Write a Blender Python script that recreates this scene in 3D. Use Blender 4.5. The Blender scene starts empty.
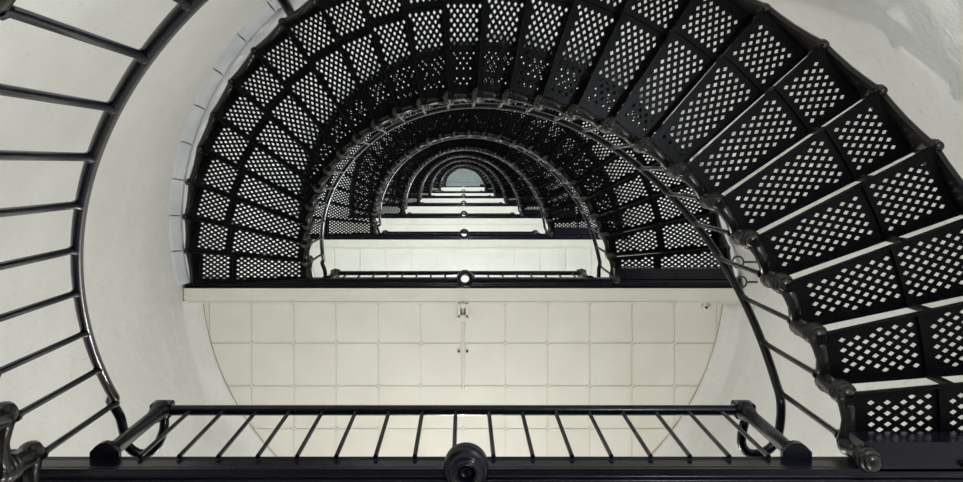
import bpy, math, random
from mathutils import Vector
random.seed(4)
sc = bpy.context.scene
COL = sc.collection
U = 1.2            # metres per plan unit
V = 0.96           # metres per height unit
AX = 0.877         # camera to tower axis, plan units
R = math.radians

# ---------------------------------------------------------------- materials
def newmat(name):
    m = bpy.data.materials.new(name); m.use_nodes = True
    nt = m.node_tree; b = nt.nodes['Principled BSDF']
    return m, nt, b
def coords(nt, scale=(1, 1, 1)):
    tc = nt.nodes.new('ShaderNodeTexCoord'); mp = nt.nodes.new('ShaderNodeMapping')
    mp.inputs['Scale'].default_value = scale
    nt.links.new(tc.outputs['Object'], mp.inputs['Vector'])
    return mp.outputs['Vector']
def noise(nt, vec, scale, detail=4, rough=.55):
    n = nt.nodes.new('ShaderNodeTexNoise'); n.inputs['Scale'].default_value = scale
    n.inputs['Detail'].default_value = detail; n.inputs['Roughness'].default_value = rough
    nt.links.new(vec, n.inputs['Vector']); return n.outputs['Fac']
def ramp(nt, fac, stops):
    r = nt.nodes.new('ShaderNodeValToRGB'); e = r.color_ramp.elements
    e[0].position, e[0].color = stops[0][0], (*stops[0][1], 1)
    e[1].position, e[1].color = stops[-1][0], (*stops[-1][1], 1)
    for p, c in stops[1:-1]:
        x = e.new(p); x.color = (*c, 1)
    nt.links.new(fac, r.inputs['Fac']); return r.outputs['Color']
def bump(nt, b, h, strength, dist):
    n = nt.nodes.new('ShaderNodeBump'); n.inputs['Strength'].default_value = strength
    n.inputs['Distance'].default_value = dist
    nt.links.new(h, n.inputs['Height']); nt.links.new(n.outputs['Normal'], b.inputs['Normal'])

def iron_mat(name, lo, hi, rough, spec=.4):
    m, nt, b = newmat(name); v = coords(nt)
    f = noise(nt, v, 9)
    nt.links.new(ramp(nt, f, [(.4, lo), (.72, hi)]), b.inputs['Base Color'])
    b.inputs['Roughness'].default_value = rough
    b.inputs['Specular IOR Level'].default_value = spec
    bump(nt, b, noise(nt, v, 60, 3), .25, .004)
    return m
IRON = iron_mat('black_iron_paint', (.002, .002, .0026), (.005, .0045, .0045), .34, .09)
RAILM = iron_mat('blue_black_rail_paint', (.0035, .0035, .008), (.007, .007, .013), .22, .3)
KNOBM = iron_mat('worn_iron_paint', (.004, .0038, .0038), (.018, .014, .011), .26, .45)

def wall_mat():
    m, nt, b = newmat('whitewashed_brick')
    geo = nt.nodes.new('ShaderNodeTexCoord'); sp = nt.nodes.new('ShaderNodeSeparateXYZ')
    nt.links.new(geo.outputs['Object'], sp.inputs[0])
    at = nt.nodes.new('ShaderNodeMath'); at.operation = 'ARCTAN2'
    nt.links.new(sp.outputs['Y'], at.inputs[0]); nt.links.new(sp.outputs['X'], at.inputs[1])
    mu = nt.nodes.new('ShaderNodeMath'); mu.operation = 'MULTIPLY'; mu.inputs[1].default_value = 2.7
    nt.links.new(at.outputs[0], mu.inputs[0])
    cb = nt.nodes.new('ShaderNodeCombineXYZ')
    nt.links.new(mu.outputs[0], cb.inputs['X']); nt.links.new(sp.outputs['Z'], cb.inputs['Y'])
    br = nt.nodes.new('ShaderNodeTexBrick'); br.inputs['Scale'].default_value = 1
    br.inputs['Brick Width'].default_value = .22; br.inputs['Row Height'].default_value = .075
    br.inputs['Mortar Size'].default_value = .006; br.inputs['Mortar Smooth'].default_value = .8
    br.inputs['Color1'].default_value = (1, 1, 1, 1); br.inputs['Color2'].default_value = (.93, .93, .93, 1)
    br.inputs['Mortar'].default_value = (.75, .75, .75, 1)
    nt.links.new(cb.outputs[0], br.inputs['Vector'])
    v = geo.outputs['Object']
    big = noise(nt, v, 1.3, 5)
    base = ramp(nt, big, [(.3, (.67, .665, .64)), (.7, (.76, .76, .74))])
    spot = ramp(nt, noise(nt, v, 14, 6, .7), [(.30, (.80, .78, .74)), (.40, (1, 1, 1))])
    mx = nt.nodes.new('ShaderNodeMixRGB'); mx.blend_type = 'MULTIPLY'; mx.inputs[0].default_value = .6
    nt.links.new(base, mx.inputs[1]); nt.links.new(spot, mx.inputs[2])
    nt.links.new(mx.outputs[0], b.inputs['Base Color'])
    b.inputs['Roughness'].default_value = .75
    ad = nt.nodes.new('ShaderNodeMath'); ad.operation = 'MULTIPLY_ADD'; ad.inputs[1].default_value = .22
    nt.links.new(br.outputs['Color'], ad.inputs[0])
    vo = noise(nt, v, 22, 5, .65)
    pit = nt.nodes.new('ShaderNodeMath'); pit.operation = 'GREATER_THAN'; pit.inputs[1].default_value = .36
    nt.links.new(vo, pit.inputs[0])
    a2 = nt.nodes.new('ShaderNodeMath'); a2.operation = 'MULTIPLY_ADD'; a2.inputs[1].default_value = .35
    nt.links.new(pit.outputs[0], a2.inputs[0]); nt.links.new(noise(nt, v, 5, 5), a2.inputs[2])
    nt.links.new(a2.outputs[0], ad.inputs[2])
    bump(nt, b, ad.outputs[0], .65, .03)
    return m
WALLM = wall_mat()
def paint(name, c0, c1, rough=.5, emit=None):
    m, nt, b = newmat(name); v = coords(nt)
    nt.links.new(ramp(nt, noise(nt, v, 2.4, 5), [(.3, c0), (.7, c1)]), b.inputs['Base Color'])
    b.inputs['Roughness'].default_value = rough
    bump(nt, b, noise(nt, v, 40, 3), .1, .003)
    if emit:
        b.inputs['Emission Color'].default_value = (*emit[0], 1); b.inputs['Emission Strength'].default_value = emit[1]
    return m
CREAM = paint('cream_iron_paint', (.70, .69, .615), (.76, .75, .68), .5)
LEDGEM = paint('chalky_white_ledge', (.48, .51, .55), (.68, .70, .73), .8)
GREYC = paint('grey_ceiling_paint', (.46, .52, .53), (.54, .60, .60), .7)
FLOORM = paint('worn_floor_paint', (.20, .20, .19), (.27, .26, .25), .6)
WHITEP = paint('white_plastic', (.62, .61, .57), (.68, .67, .62), .4)
RUST = paint('rusty_stain_paint', (.33, .27, .20), (.46, .40, .33), .8)
GLASS = paint('fill_lamp_glass', (.9, .9, .85), (.9, .9, .85), .3, ((1, .97, .9), 6))  # glowing glass meant for the added fill lamps, not assigned
DARKH = paint('dark_steel', (.03, .028, .025), (.06, .05, .045), .45)

# ---------------------------------------------------------------- mesh helpers
class MB:
    def __init__(s): s.v = []; s.f = []; s.sm = []
    def add(s, vs, fs, smooth=False):
        o = len(s.v); s.v += [tuple(p) for p in vs]
        for f in fs: s.f.append([i + o for i in f]); s.sm.append(smooth)
    def box(s, x0, x1, y0, y1, z0, z1):
        s.prism([(x0, y0), (x1, y0), (x1, y1), (x0, y1)], z0, z1)
    def prism(s, poly, z0, z1):
        n = len(poly)
        vs = [(x, y, z0) for x, y in poly] + [(x, y, z1) for x, y in poly]
        fs = [list(range(n))[::-1], list(range(n, 2 * n))] + [[i, (i + 1) % n, n + (i + 1) % n, n + i] for i in range(n)]
        s.add(vs, fs)
    def lathe(s, prof, c=(0, 0, 0), n=16, closed=False):
        vs = []; fs = []
        m = len(prof)
        for r, z in prof:
            for i in range(n):
                a = 2 * math.pi * i / n
                vs.append((c[0] + r * math.cos(a), c[1] + r * math.sin(a), c[2] + z))
        for j in range(m if closed else m - 1):
            k = (j + 1) % m
            for i in range(n):
                i2 = (i + 1) % n
                fs.append([j * n + i, j * n + i2, k * n + i2, k * n + i])
        s.add(vs, fs, True)
        if not closed:
            s.add(vs[:n], [list(range(n))[::-1]]); s.add(vs[-n:], [list(range(n))])
    def tube(s, pts, r, n=10):
        P = [Vector(p) for p in pts]; vs = []; fs = []
        rs = r if isinstance(r, (list, tuple)) else [r] * len(P)
        t0 = (P[1] - P[0]).normalized()
        up = Vector((0, 0, 1)) if abs(t0.z) < .9 else Vector((1, 0, 0))
        nx = t0.cross(up).normalized()
        for i, p in enumerate(P):
            a = P[max(i - 1, 0)]; b = P[min(i + 1, len(P) - 1)]
            t = (b - a).normalized()
            nx = (nx - t * nx.dot(t)).normalized(); ny = t.cross(nx)
            for k in range(n):
                w = 2 * math.pi * k / n
                q = p + (nx * math.cos(w) + ny * math.sin(w)) * rs[i]
                vs.append(tuple(q))
        m = len(P)
        for j in range(m - 1):
            for k in range(n):
                k2 = (k + 1) % n
                fs.append([j * n + k, j * n + k2, (j + 1) * n + k2, (j + 1) * n + k])
        s.add(vs, fs, True)
        s.add(vs[:n], [list(range(n))[::-1]]); s.add(vs[-n:], [list(range(n))])
    def mesh(s, name, mat):
        me = bpy.data.meshes.new(name); me.from_pydata(s.v, [], s.f); me.update()
        for p, sm in zip(me.polygons, s.sm): p.use_smooth = sm
        me.materials.append(mat); return me
    def build(s, name, mat, parent=None, loc=(0, 0, 0), rz=0):
        return link(name, s.mesh(name, mat), parent, loc, rz)
def link(name, me, parent=None, loc=(0, 0, 0), rz=0):
    o = bpy.data.objects.new(name, me); COL.objects.link(o)
    o.location = loc; o.rotation_euler = (0, 0, rz)
    if parent: o.parent = parent
    return o
def thing(name, label, cat, loc=(0, 0, 0), group=None):
    o = bpy.data.objects.new(name, None); COL.objects.link(o); o.location = loc
    o.empty_display_size = .2
    o['label'] = label; o['category'] = cat
    if group: o['group'] = group
    return o
def struct(o): o['kind'] = 'structure'; return o
def rout(fl, f): # outer radius of the treads at fraction f of a flight
    if fl == 0: return (2.055 + .125 * f) * U
    return rwall(lev(fl) + (lev(fl + 1) - lev(fl)) * f) - .085 * U
def P(r, phi): # plan point, r in metres, phi degrees counter-clockwise as seen from below
    return (r * math.cos(R(phi)), -r * math.sin(R(phi)))

# ---------------------------------------------------------------- levels
Zi = [-2.08, 3.15, 8.10, 13.37, 18.70, 24.07, 29.80, 35.25, 40.6]
RIN = [1.31, 1.30, 1.26, 1.19, 1.12, 1.06, .98, .82, .72]
HALF = [0, 1.138, 1.090, 1.06, 1.0, .975, .86, .70, .62]
NT = 25; PH0 = -2.6; STEP = 184.8 / NT
def lev(l): return Zi[l + 1] * V
def rin(l): return RIN[l + 1] * U
def rwall(z): return (2.36 - .010 * (z / V)) * U

# ---------------------------------------------------------------- shell
def cone_wall():
    mb = MB(); n = 128; zs = [lev(-1) - .2, 0, 5, 10, 20, 30, 40, 50]
    vs = []; fs = []
    for t in (0, .5):
        for z in zs:
            for i in range(n):
                a = 2 * math.pi * i / n; r = rwall(z) + t
                vs.append((r * math.cos(a), r * math.sin(a), z))
    m = len(zs)
    for j in range(m - 1):
        for i in range(n):
            i2 = (i + 1) % n
            fs.append([j * n + i, (j + 1) * n + i, (j + 1) * n + i2, j * n + i2])
            o = m * n
            fs.append([o + j * n + i, o + j * n + i2, o + (j + 1) * n + i2, o + (j + 1) * n + i])
    for i in range(n):
        i2 = (i + 1) % n
        fs.append([i, i2, m * n + i2, m * n + i])
        a = (m - 1) * n; fs.append([a + i, m * n + a + i, m * n + a + i2, a + i2])
    mb.add(vs, fs, True)
    return struct(mb.build('wall_round', WALLM))
cone_wall()
mb = MB(); mb.lathe([(rwall(-2) + .4, -.2), (rwall(-2) + .4, 0)], n=64)
struct(mb.build('floor', FLOORM, loc=(0, 0, lev(-1))))
mb = MB(); mb.lathe([(rwall(48) + .4, 0), (rwall(48) + .4, .2)], n=64)
mb.box(-2.6, 2.6, -.04, .04, -.10, .0)
struct(mb.build('ceiling', GREYC, loc=(0, 0, 46)))

# ---------------------------------------------------------------- tread mesh
def clip_circle(x, y, rm):
    d = math.hypot(x, y)
    return (x, y) if d <= rm else (x * rm / d, y * rm / d)
def tread_mesh(ri, ro, seam, rise, tag):
    mb = MB(); T = .004
    e = math.degrees(.009 / 1.7)
    mid = STEP / 2
    du, dv = .055 * U, .0182 * U
    hu, hv = .0134 * U, .0088 * U
    bw = .021 * U                     # border width along the edges
    c, s_ = math.cos(R(mid)), math.sin(R(mid))
    def W(u, v): # local lattice -> plan (v towards rising phi)
        return (u * c - v * s_, -(u * s_ + v * c))
    half = R(mid + e)
    nu = int((ro - ri) / du)
    rows = int(ro * math.tan(half) / dv) + 2
    for j in range(-rows, rows + 1):
        v0 = j * dv
        for i in range(-1, nu + 2):
            u0 = ri + .040 * U + i * du + (.5 * du if j % 2 else 0)
            lim = math.tan(half) * u0
            if abs(v0) - dv > lim or u0 + du / 2 < ri or u0 - du / 2 > ro: continue
            hole = (abs(v0) + hv < math.tan(half) * (u0 - hu) - bw and u0 - hu > ri + .034 * U and
                    u0 + hu < ro - .055 * U and abs(u0 - seam) > hu + .011 * U)
            O = [(u0, v0 - dv), (u0 + du / 2, v0), (u0, v0 + dv), (u0 - du / 2, v0)]
            if not hole:
                def cl(u, v):
                    u = min(max(u, ri), ro); m_ = math.tan(half) * u - .002
                    return (u, min(max(v, -m_), m_))
                O = [cl(*q) for q in O]
            o = [W(*q) for q in O]
            if not hole:
                mb.add([(x, y, 0) for x, y in o] + [(x, y, T) for x, y in o], [[0, 1, 2, 3], [7, 6, 5, 4]])
                continue
            M = [(u0, v0 - hv), (u0 + hu, v0), (u0, v0 + hv), (u0 - hu, v0)]
            h = [W(*q) for q in M]
            vs = [(x, y, 0) for x, y in o + h] + [(x, y, T) for x, y in o + h]
            q = [[0, 1, 5, 4][:3] + [4], [1, 2, 6, 5], [2, 3, 7, 6], [3, 0, 4, 7]]
            fs = [[0, 1, 5, 4], [1, 2, 6, 5], [2, 3, 7, 6], [3, 0, 4, 7]]
            fs += [[a + 8 for a in f[::-1]] for f in fs]
            fs += [[4 + k, 4 + (k + 1) % 4, 12 + (k + 1) % 4, 12 + k] for k in range(4)]
            mb.add(vs, fs)
    # frame: two radial edge ribs with lips, inner and outer rims, seam rib
    def radial(psi0, psi1, z0, z1):
        mb.prism([P(ri, psi0), P(ro, psi0), P(ro, psi1), P(ri, psi1)][::-1], z0, z1)
    def radial_w(psi, w, z0, z1, sgn):
        a, b = P(ri, psi), P(ro, psi)
        d = Vector((b[0] - a[0], b[1] - a[1])).normalized(); n = Vector((d.y, -d.x)) * w * sgn
        p = [a, b, (b[0] + n.x, b[1] + n.y), (a[0] + n.x, a[1] + n.y)]
        mb.prism(p[::-1] if sgn > 0 else p, z0, z1)
    radial_w(-e, .026 * U, -.002, T + .002, 1)
    radial_w(STEP + e, .026 * U, -.002, T + .002, -1)
    radial_w(-e, .009, -.028, T, 1)
    radial_w(STEP + e, .009, -.028, T, -1)
    def arc(r0, r1, z0, z1, n=6):
        pts = [P(r0, -e + (STEP + 2 * e) * k / n) for k in range(n + 1)] + [P(r1, -e + (STEP + 2 * e) * k / n) for k in range(n, -1, -1)]
        for k in range(n):
            a0, a1 = -e + (STEP + 2 * e) * k / n, -e + (STEP + 2 * e) * (k + 1) / n
            mb.prism([P(r0, a0), P(r0, a1), P(r1, a1), P(r1, a0)], z0, z1)
    arc(ri - .004, ri + .036 * U, -.003, T + .003)
    arc(ro - .046 * U, ro, -.003, T + .003)
    arc(ri - .034, ri + .004, -.030, .012)          # inner string
    arc(seam - .008, seam + .008, -.018, 0)
    for ps, sg in ((-e, 1), ):
        a = P(seam - .016, ps); b = P(seam + .016, ps); a2 = P(seam - .016, ps + .5); b2 = P(seam + .016, ps + .5)
        mb.prism([a, b, b2, a2][::-1], -rise + .005, 0)
    return mb.mesh(tag, IRON)

def spindle_mesh(rise, big=1.0):
    mb = MB(); k = big
    pr = [(.004, -.030), (.016, -.028), (.026, -.020), (.030, -.010), (.025, -.004), (.034, .000), (.040, .008), (.037, .017), (.029, .020),
          (.040, .024), (.043, .033), (.039, .042), (.030, .046), (.040, .050), (.042, .060), (.034, .068), (.030, .075), (.028, rise - .05), (.036, rise - .03), (.038, rise - .01), (.034, rise + .015), (.022, rise + .03), (.006, rise + .035)]
    mb.lathe([(r * k, z) for r, z in pr], n=14)
    return mb.mesh('spindle', KNOBM)
def cyl_mesh(name, r, h, mat, n=8, collar=True):
    mb = MB(); pr = [(r, 0), (r, h)]
    if collar: pr = [(r * 1.7, 0), (r * 1.7, .02), (r, .03), (r, h - .03), (r * 1.5, h - .02), (r * 1.5, h)]
    mb.lathe(pr, n=n); return mb.mesh(name, mat)

RH = .63    # hand rail above tread
ordinal = {
 -1: 'lowest black iron stair flight, at far left, its handrail hooking onto the near landing post',
 0: 'largest perforated black stair flight, sweeping from the right edge up over the tiled cream landing',
 1: 'perforated black stairs starting on top of the tiled cream landing, just inside the largest flight',
 2: 'third perforated black stair flight up, arching around the two narrow white landing strips',
 3: 'fourth black stair flight up the well, dark arch just outside the small inner arches',
 4: 'fifth black stair flight up the well, small arch with pale tread lines',
 5: 'sixth black stair flight up the well, second smallest arch around the grey ceiling',
 6: 'smallest and topmost black stair flight, hugging the grey half-round ceiling'}
def smooth_path(pts, n=5):
    V_ = [Vector(p) for p in pts]; out = []
    for i in range(len(V_) - 1):
        p0 = V_[max(i - 1, 0)]; p1 = V_[i]; p2 = V_[i + 1]; p3 = V_[min(i + 2, len(V_) - 1)]
        for k in range(n):
            t = k / n
            out.append(.5 * ((2 * p1) + (-p0 + p2) * t + (2 * p0 - 5 * p1 + 4 * p2 - p3) * t * t + (-p0 + 3 * p1 - 3 * p2 + p3) * t ** 3))
    out.append(V_[-1]); return out

for fl in range(-1, 7):
    z0, z1 = lev(fl), lev(fl + 1) - (.16 * V if fl < 0 else 0)
    rise = (z1 - z0) / NT
    ri0, ri1 = rin(fl), rin(fl + 1)
    ph0 = PH0 + (4.4 if fl < 0 else 0)
    t = thing('stair_flight', ordinal[fl], 'stairs', (0, 0, z0), 'spiral stair flights')
    zt = lambda k: (k + 1) * rise            # tread k above z0
    sp = spindle_mesh(rise, 1.15); sp2 = spindle_mesh(rise, .85)
    bal = cyl_mesh('baluster', .0125, RH, RAILM)
    cache = {}
    for k in range(NT):
        phi = ph0 + k * STEP
        f = (k + .5) / NT
        # tread radii step through four sizes along the flight
        q = round(f * 4) / 4
        ri = ri0 + (ri1 - ri0) * q
        ro = rout(fl, q)
        sm = (1.64 + .25 * min(1, k / 4)) if k < 5 else 1.89
        sm = ri + (sm - 1.28) / .92 * (ro - ri)
        key = (q, round(sm, 3))
        if key not in cache: cache[key] = tread_mesh(ri, ro, sm, rise, 'tread')
        link('tread', cache[key], t, (0, 0, zt(k)), -R(phi))
        x, y = P(ri - .012, phi); link('spindle', sp, t, (x, y, zt(k) - rise), 0)
        x, y = P(ro + .015, phi); link('spindle', sp2, t, (x, y, zt(k) - rise), 0)
        x, y = P(ri - .024, phi + .8); link('baluster', bal, t, (x, y, zt(k) + .04), 0)
    for nm, rr0, rr1, rad in (('inner_string', ri0 - .014, ri1 - .014, .033), ('outer_string', rout(fl, 0) + .020, rout(fl, 1) + .020, .034)):
        mb = MB(); q = []; rr = []
        if nm == 'outer_string':
            vs = []; fs = []; n = NT * 4
            for g in range(n + 1):
                f = g / 4; r_ = rr0 + (rr1 - rr0) * f / NT
                bow = .016 * math.sin(math.pi * (f % 1))
                zz = rise * f + .01
                for dr, dz in ((-.024, .015), (-.012, -.012), (.012, -.012), (.030, .02), (.030, .15), (-.024, .15)):
                    vs.append((*P(r_ + dr - bow, ph0 + f * STEP), zz + dz))
            for g in range(n):
                for a in range(6): fs.append([g * 6 + a, g * 6 + (a + 1) % 6, g * 6 + 6 + (a + 1) % 6, g * 6 + 6 + a])
            fs.append(list(range(6))[::-1]); fs.append([n * 6 + a for a in range(6)])
            mb.add(vs, fs); mb.build(nm, KNOBM, t); continue
        for k in range(NT):
            for f, dz, w_ in ((.03, .01, 1.2), (.25, -.004, 1), (.5, -.01, .85), (.75, -.004, 1), (.97, .012, 1.2)):
                r_ = rr0 + (rr1 - rr0) * (k + f) / NT
                q.append((*P(r_, ph0 + (k + f) * STEP), zt(k) + dz)); rr.append(rad * w_)
        mb.tube(q, rr, 10)
        mb.build(nm, KNOBM, t)
    # hand rail with the hooked ends
    pts = []
    sL = HALF[fl + 1] / 1.138 if fl >= 0 else 1
    sH = HALF[fl + 2] / 1.138
    zs = rise + RH + .02
    if fl >= 0:
        H0 = ((280, 256, 3.92), (277.5, 276, 3.93), (286, 288, 3.94), (302, 286, 3.96), (313, 274, 3.98), (317, 252, 4.0), (315.5, 232, 4.03))
        for n_, (dx, dy, i_) in enumerate(H0):
            pts.append((dx * i_ * 1e-3 * U * sL, (dy * i_ * 1e-3 - AX) * U, .72 + (zs - .72) * n_ / 7))
    for j in range(1, 99):
        f = j / 100; phi = ph0 + f * NT * STEP
        if phi > 180.5: break
        x, y = P(ri0 + (ri1 - ri0) * f - .024, phi)
        ze = rise * (f * NT + 1) + RH + .03
        pts.append((x, y, ze))
    H1 = ((-355, 237, 3.68), (-342.4, 251, 3.74), (-337.4, 266, 3.78), (-331.3, 280, 3.82), (-317.3, 286, 3.86), (-304.7, 280, 3.88), (-297.2, 263.4, 3.9), (-297.2, 248, 3.92))
    zl = (lev(fl + 1) - z0) + .72
    for n_, (dx, dy, i_) in enumerate(H1):
        pts.append((dx * i_ * 1e-3 * U * sH, (dy * i_ * 1e-3 - AX) * U, ze + (zl - ze) * (n_ + 1) / 8))
    mb = MB(); mb.tube(smooth_path(pts, 3), .0215, 12)
    mb.build('handrail', RAILM, t)
    if fl == 0:
        mb = MB()
        a = P(2.30 * U, 120.3); b = P(2.20 * U, 121.8)
        mb.tube([(a[0], a[1], 6.0 * V - z0), ((a[0] * .6 + b[0] * .4) * .995, (a[1] * .6 + b[1] * .4) * .995, 6.45 * V - z0), (b[0], b[1], 6.92 * V - z0)], .038, 12)
        mb.build('brace', IRON, t)

# ---------------------------------------------------------------- landings
Y0, Y1, Y2 = .080 * U, .123 * U, .241 * U
lnames = {
 0: 'nearest landing with the ribbed black edge along the bottom of the view',
 1: 'cream landing seen from below, square tiled underside and wide pale front beam',
 2: 'second landing up the well, pale strip with panel lines above the small ringed railing',
 3: 'third landing up the well, bright white strip just above the panelled one',
 4: 'fourth landing up the well, thin white strip fourth from the grey ceiling',
 5: 'fifth landing up the well, thin white strip third from the grey ceiling',
 6: 'sixth landing up the well, very thin white strip second from the grey ceiling',
 7: 'topmost landing, short bright strip touching the grey half-round ceiling'}
def octo(cx, cy, hx, hy, c):
    return [(cx - hx + c, cy - hy), (cx + hx - c, cy - hy), (cx + hx, cy - hy + c), (cx + hx, cy + hy - c),
            (cx + hx - c, cy + hy), (cx - hx + c, cy + hy), (cx - hx, cy + hy - c), (cx - hx, cy - hy + c)]
for l in range(0, 8):
    z = lev(l); rw = rwall(z)
    y0, y1, y2 = (.090 * U if l == 0 else .050 * U, .145 * U if l == 0 else Y1, Y2) if l < 7 else (Y0 - .09 * U, Y1 - .09 * U, Y2 - .09 * U)
    t = thing('landing', lnames[l], 'landing', (0, 0, z), 'half-round stair landings')
    hx = lambda y, r=None: math.sqrt(max(0, (r or rw - .005) ** 2 - y * y))
    # floor plate (dark iron on top)
    n = 48; a0 = math.asin(y0 / (rw - .005))
    poly = [((rw - .005) * math.cos(a0 + (math.pi - 2 * a0) * i / n), (rw - .005) * math.sin(a0 + (math.pi - 2 * a0) * i / n)) for i in range(n + 1)]
    if l > 0:
        N0, N1 = .016 * U - .055, .016 * U + .055
        mb = MB()
        for xa, xb in ((-9, N0), (N1, 9)):
            side = [p for p in poly if xa < p[0] < xb]
            side = ([(N1, y0)] + side + [(N1, y1 + .3)]) if xa > 0 or xb > 8 else ([(N0, y1 + .3)] + side + [(N0, y0)])
            yt = math.sqrt(rw * rw - N1 * N1) - .006
            side = [(p[0], yt) if abs(p[1] - (y1 + .3)) < 1e-6 else p for p in side]
            mb.prism(side, .12, .16)
        mb.box(N0, N1, y1, math.sqrt(rw * rw - N1 * N1) - .006, .12, .16)
        spans = ((-1, N0), (N1, 1))
    else:
        mb = MB(); mb.prism(poly, .12, .16); spans = ((-1, 1),)
    mb.build('floor_plate', IRON, t)
    # white front beam
    mb = MB(); X = hx(y2) ; mb.box(-X, X, y1, y2, 0, .118); X2 = X
    mb.box(-X2, X2, y1 - .002, y1 + .012, -.006, .0); mb.box(-X2, X2, y2 - .012, y2 + .002, -.006, .0)
    mb.build('beam', CREAM, t)
    # ribbed black moulding
    mb = MB(); X = hx(y1) - .02
    w = (y1 - y0)
    spans = [(-X if a == -1 else a, X if b == 1 else b) for a, b in spans]
    for a, b in spans: mb.box(a, b, y0, y1 - .001, .030, .119)
    for f0, f1, d in ((0, .14, .030), (.20, .34, .022), (.40, .54, .014), (.60, .76, .006), (.84, .985, .0)):
        ya, yb = y0 + w * f0, y0 + w * f1
        for a, b in spans: mb.tube([(a, (ya + yb) / 2, d + .02), (b, (ya + yb) / 2, d + .02)], (yb - ya) / 2 + .002, 10)
    # step nosing at the feet of the stairs
    for s in (1,):
        xa = (rin(l) - .03) * s; xb = (hx(0) - .12) * s
        mb.box(min(xa, xb), max(xa, xb), y0 - .085 * U, y0 + .01, .03, .15)
    mb.build('moulding', RAILM, t)
    # panelled underside
    rp = 2.13 * U * rw / rwall(lev(1))
    mb = MB()
    a1 = math.asin(y2 / (rw - .006)); n = 48
    poly = [((rw - .006) * math.cos(a1 + (math.pi - 2 * a1) * i / n), (rw - .006) * math.sin(a1 + (math.pi - 2 * a1) * i / n)) for i in range(n + 1)]
    mb.prism(poly, .050, .119)
    g = .344 * U; ybase = (1.447 - AX) * U
    for i in range(-8, 9):
        for j in range(-1, 6):
            cx, cy = (i + .5) * g, ybase + (j - .5 + .0) * g * 1.012 + 0
            ya, yb = max(cy - g / 2, y2 + .004), cy + g / 2
            if yb - ya < .03: continue
            q = octo(cx, (ya + yb) / 2, g / 2 - .005, (yb - ya) / 2 - .005, .022 if yb - ya > .2 else .008)
            if min(math.hypot(*p) for p in q) > rw - .05: continue
            mb.prism([clip_circle(*p, rw - .02) for p in q], .040, .050)
    for i in range(-6, 7):
        for j in range(0, 6):
            cx, cy = i * g, ybase + (j - .0) * g * 1.012
            if math.hypot(cx, cy) > rp - .03: continue
            mb.prism([(cx - .019, cy), (cx, cy - .019), (cx + .019, cy), (cx, cy + .019)], .038, .050)
    mb.build('soffit_panels', CREAM, t)
    mb = MB(); aq = math.asin((y2 + .01) / rp)
    mb.tube([(rp * math.cos(aq + (math.pi - 2 * aq) * i / 60), rp * math.sin(aq + (math.pi - 2 * aq) * i / 60), .034) for i in range(61)], .008, 6)
    mb.build('rim', RUST, t)
    # curved ledge of the wall carrying the landing
    mb = MB(); n = 64; prof = [(-.30, 0.0), (-.22, .05), (-.15, .13), (-.09, .25), (-.05, .40), (-.018, .62), (.004, .88), (.015, 1.0), (.034, 1.0)]
    vs = []; fs = []
    aa = math.asin((y2 - .02) / rw); m = len(prof)
    for zz, k in prof:
        for i in range(n + 1):
            d_ = min(i, n - i) / n * 180 / 32; S_ = min(1, d_) ** 2 * (3 - 2 * min(1, d_))
            r = rw + .003 + (rp - rw - .003) * (k ** (1 + 7 * (1 - S_)))
            a = aa + (math.pi - 2 * aa) * i / n; vs.append((r * math.cos(a), r * math.sin(a), zz))
    for j in range(m - 1):
        for i in range(n): fs.append([j * (n + 1) + i, j * (n + 1) + i + 1, (j + 1) * (n + 1) + i + 1, (j + 1) * (n + 1) + i])
    # back and ends
    b0 = len(vs)
    for zz in (-.30, .034):
        for i in range(n + 1):
            a = aa + (math.pi - 2 * aa) * i / n; vs.append(((rw + .1) * math.cos(a), (rw + .1) * math.sin(a), zz))
    for i in range(n): fs.append([b0 + i, b0 + n + 1 + i, b0 + n + 2 + i, b0 + i + 1])
    for i in (0, n): fs.append([j * (n + 1) + i for j in range(m)] + [b0 + n + 1 + i, b0 + i])
    mb.add(vs, fs, True)
    o = mb.build('trim_%d' % (l + 1), WALLM, None, (0, 0, z)); struct(o)

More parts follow.
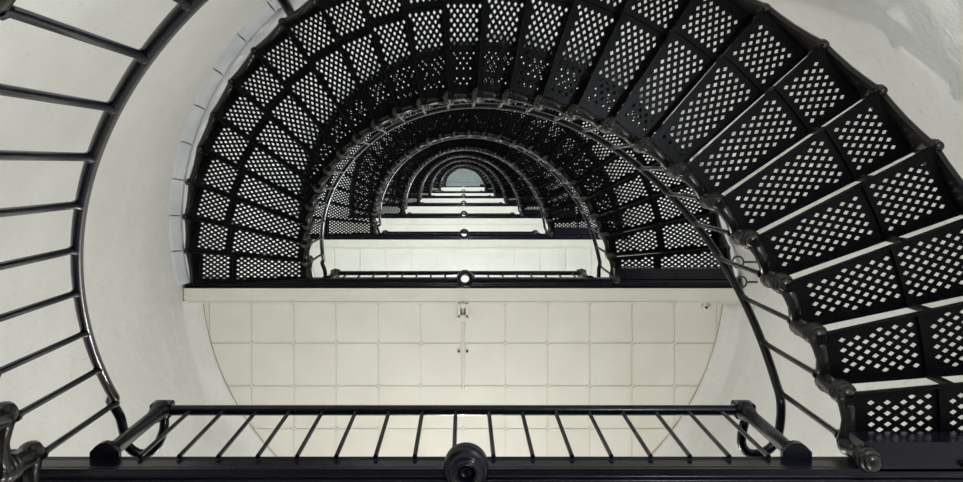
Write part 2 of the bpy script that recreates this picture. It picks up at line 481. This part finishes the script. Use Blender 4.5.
# ---------------------------------------------------------------- landing railings
rnames = {
 0: 'large black railing along the nearest landing at the bottom of the view, with round boss',
 1: 'small black railing with round ring centrepiece on the tiled cream landing',
 2: 'thin black railing with ring on the second landing up, above the panelled strip',
 3: 'thin dark railing with ring on the third landing up the well',
 4: 'tiny dark railing with ring on the fourth landing up the well',
 5: 'tiny dark railing with ring on the fifth landing up the well',
 6: 'smallest black railing with ring, just under the grey ceiling'}
for l in range(0, 7):
    z = lev(l); yr = (.958 - AX) * U; h = HALF[l + 1] * U; xo = -.040 * U
    t = thing('landing_railing', rnames[l], 'railing', (xo, yr, z + .14), 'landing railings')
    top = .585
    mb = MB(); mb.tube([(-h, 0, top), (h, 0, top)], .024, 14); mb.build('top_rail', RAILM, t)
    for s in (-1, 1):
        mb = MB()
        mb.lathe([(.055, -.01), (.055, .02), (.048, .03), (.040, .035), (.034, .05), (.034, .07), (.030, .08), (.030, top - .09),
                  (.036, top - .08), (.036, top - .06), (.030, top - .05), (.046, top - .03), (.050, top), (.040, top + .03), (.012, top + .04)], n=16)
        p = mb.build('post', RAILM, t, (s * h, 0, 0))
        mb = MB(); mb.prism(octo(0, 0, .058, .042, .024), -.012, .012); mb.build('base_plate', RAILM, p)
        mb = MB(); mb.prism(octo(0, 0, .048, .036, .008), top - .02, top + .045); mb.build('cap', RAILM, p)
    nb = 17; spc = 2 * h / (nb + .62)
    bm = cyl_mesh('baluster', .0095, top + .01, RAILM, 8, False)
    off = (-.029 + .040) * U * h / (1.138 * U)
    for k in range(nb): link('baluster', bm, t, ((k - 8) * spc + off, 0, -.01), 0)
    # ring boss at the middle
    mb = MB()
    if l == 0:
        pr = [(.078, .05), (.086, .03), (.086, -.02), (.078, -.035), (.068, -.036), (.066, -.05), (.058, -.062), (.050, -.060), (.048, -.072),
              (.040, -.078), (.034, -.072), (.030, -.04), (.024, -.03), (.006, -.028)]
        mb.lathe([(a, b) for a, b in pr[::-1]] + [(.006, .05)], n=32)
    else:
        a, b = .083, .042
        mb.lathe([(b, -.05), (b + .010, -.065), (a - .01, -.065), (a, -.05), (a, .05), (a - .01, .06), (b + .01, .06), (b, .05)], n=32, closed=True)
    mb.build('ring_boss', RAILM, t, ((.050 if l == 0 else .056) * U, (.010 * U if l == 0 else -.03 * U), -.09), 0)

# ---------------------------------------------------------------- wall ledge under the stair ends
def ledge(fl, name):
    z0, z1 = lev(fl), lev(fl + 1) - (.16 * V if fl < 0 else 0); rise = (z1 - z0) / NT
    mb = MB()
    for k in range(12, NT):
        a0, a1 = PH0 + k * STEP + .12, PH0 + (k + 1) * STEP - .12
        n = 3; vs = []; fs = []
        for i in range(n + 1):
            b = a0 + (a1 - a0) * i / n; zb = (k + i / n) * rise + .16 * rise
            r0 = rwall(z0 + zb)
            for dr, dz in ((.03, -.16), (-.02, -.14), (-.04 * U, -.08), (-.055 * U, -.03), (-.055 * U, .02), (.03, .02)):
                vs.append((*P(r0 + dr, b), zb + dz))
        for i in range(n):
            for q in range(6): fs.append([i * 6 + q, i * 6 + (q + 1) % 6, i * 6 + 6 + (q + 1) % 6, i * 6 + 6 + q])
        fs.append(list(range(6))[::-1]); fs.append([n * 6 + q for q in range(6)])
        mb.add(vs, fs)
    struct(mb.build(name, LEDGEM, None, (0, 0, z0)))
for i, fl in enumerate(range(-1, 7)): ledge(fl, 'trim_%d' % (20 + i))

# ---------------------------------------------------------------- small fittings below the tiled landing
def cp(px, py, i): # a point of the tower from its place in plan
    return ((px - 463) * i * 1e-3 * U, ((py - 165) * i * 1e-3 - AX) * U, i * V)
z1 = lev(1)
t = thing('junction_box', 'small cream box and conduit hanging under the middle of the tiled landing', 'electrical box', (0, Y2 + .045, z1))
mb = MB(); mb.box(-.052, .052, .07, .13, -.03, .036); mb.box(-.050, -.028, -.04, .09, -.03, .036); mb.box(.028, .050, -.04, .09, -.03, .036)
mb.box(-.020, .020, -.045, .0, -.03, .036)
mb.build('bracket', CREAM, t)
mb = MB(); mb.tube([(0, -.03, .018), (0, .42, .022), (0, .80, .022)], .014, 8); mb.build('conduit', CREAM, t)
for s in (-1, 1):
    mb = MB(); mb.lathe([(.004, -.012), (.012, -.008), (.013, .0), (.010, .014)], n=10)
    mb.build('screw', DARKH, t, (s * .040, .43, .022))
x, y, _ = cp(709, 309, 8.0)
t = thing('ceiling_sensor', 'tiny round fixture with dark centre at the right end under the tiled landing', 'fixture', (x, y, z1 + .036))
mb = MB(); mb.lathe([(.018, -.05), (.034, -.045), (.040, -.03), (.040, 0)], n=16); mb.build('housing', WHITEP, t)
mb = MB(); mb.lathe([(.004, -.064), (.012, -.060), (.016, -.05)], n=12); mb.build('lens', DARKH, t)
for n_, (px, py, lab) in enumerate(((738, 262, 'upper dark iron ring bracket on the wall right of the tiled landing'), (741, 282, 'lower dark iron ring bracket, just above the right end of the pale beam'))):
    x, y, zz = cp(px, py, 7.75)
    t = thing('ring_bracket', lab, 'bracket', (x, y, zz), 'iron ring brackets on the wall')
    mb = MB(); mb.tube([(.052 * math.cos(R(a)), .052 * math.sin(R(a)), 0) for a in range(0, 361, 15)], .009, 8); mb.build('ring', DARKH, t)
    mb = MB(); mb.tube([(.05, 0, 0), (math.sqrt((rwall(zz)) ** 2 - y * y) - x + .01, 0, 0)], .010, 8); mb.build('stem', DARKH, t)

# ---------------------------------------------------------------- fill lamps added to light the well, all out of view
def lamp(l, x, y, z, power, col, lab):  # builds an invented fill lamp with arm and holder
    rr = math.hypot(x, y); d = (x / rr, y / rr); k = rwall(z) / rr
    t = thing('fill_lamp', lab, 'lamp', (x, y, z), 'added fill lamps')
    mb = MB(); mb.tube([(0, 0, -.16), (0, 0, -.21), (d[0] * (rwall(z) - rr), d[1] * (rwall(z) - rr), -.21)], .02, 10); mb.build('arm', DARKH, t)
    mb = MB(); mb.lathe([(.03, -.16), (.07, -.15), (.075, -.12), (.06, -.11)], n=16); mb.build('holder', DARKH, t)
    L = bpy.data.lights.new('fill_light', 'POINT'); L.energy = power; L.color = col; L.shadow_soft_size = .12
    lo = bpy.data.objects.new('fill_light', L); COL.objects.link(lo); lo.parent = t
    return t
side = ['on the ground floor wall behind the camera', 'above the nearest landing', 'above the tiled cream landing', 'above the second landing up', 'above the third landing up',
        'above the fourth landing up', 'above the fifth landing up', 'above the sixth landing up', 'above the topmost landing']
PW = [255, 390, 650, 650, 650, 620, 620, 620, 330]
for l in range(-1, 8):
    z = (lev(l + 1) - (1.5 if l < 0 else 2.9)) if l < 7 else lev(l) + 3
    rr = rwall(z) - .30
    lamp(l, 0, rr, z, PW[l + 1], (1, .975, .92) if l < 1 else (.93, .98, 1), 'unseen fill lamp added ' + side[l + 1])  # one invented fill lamp per level, kept out of view

lamp(-1, 1.35, -1.45, 1.2, 240, (.86, .93, 1), 'unseen fill lamp added beside the lowest stairs, right of the camera')  # extra cool fill light, added to brighten the right-hand wall
# ---------------------------------------------------------------- camera and world
w = bpy.data.worlds.new('World'); sc.world = w; w.use_nodes = True
w.node_tree.nodes['Background'].inputs[0].default_value = (.8, .85, .9, 1); w.node_tree.nodes['Background'].inputs[1].default_value = .05
cam = bpy.data.cameras.new('camera'); co = bpy.data.objects.new('camera', cam); COL.objects.link(co)
co.location = (0, -AX * U, 0); co.rotation_euler = (math.pi, 0, 0)
cam.sensor_width = 36; cam.lens = 800 / 963 * 36
cam.shift_x = (481.5 - 463) / 963; cam.shift_y = (165 - 241) / 963
cam.clip_start = .05; cam.clip_end = 200
sc.camera = co
sc.view_settings.view_transform = 'Standard'; sc.view_settings.look = 'None'
sc.view_settings.exposure = -1.1; sc.view_settings.gamma = 1; sc.view_settings.use_curve_mapping = False
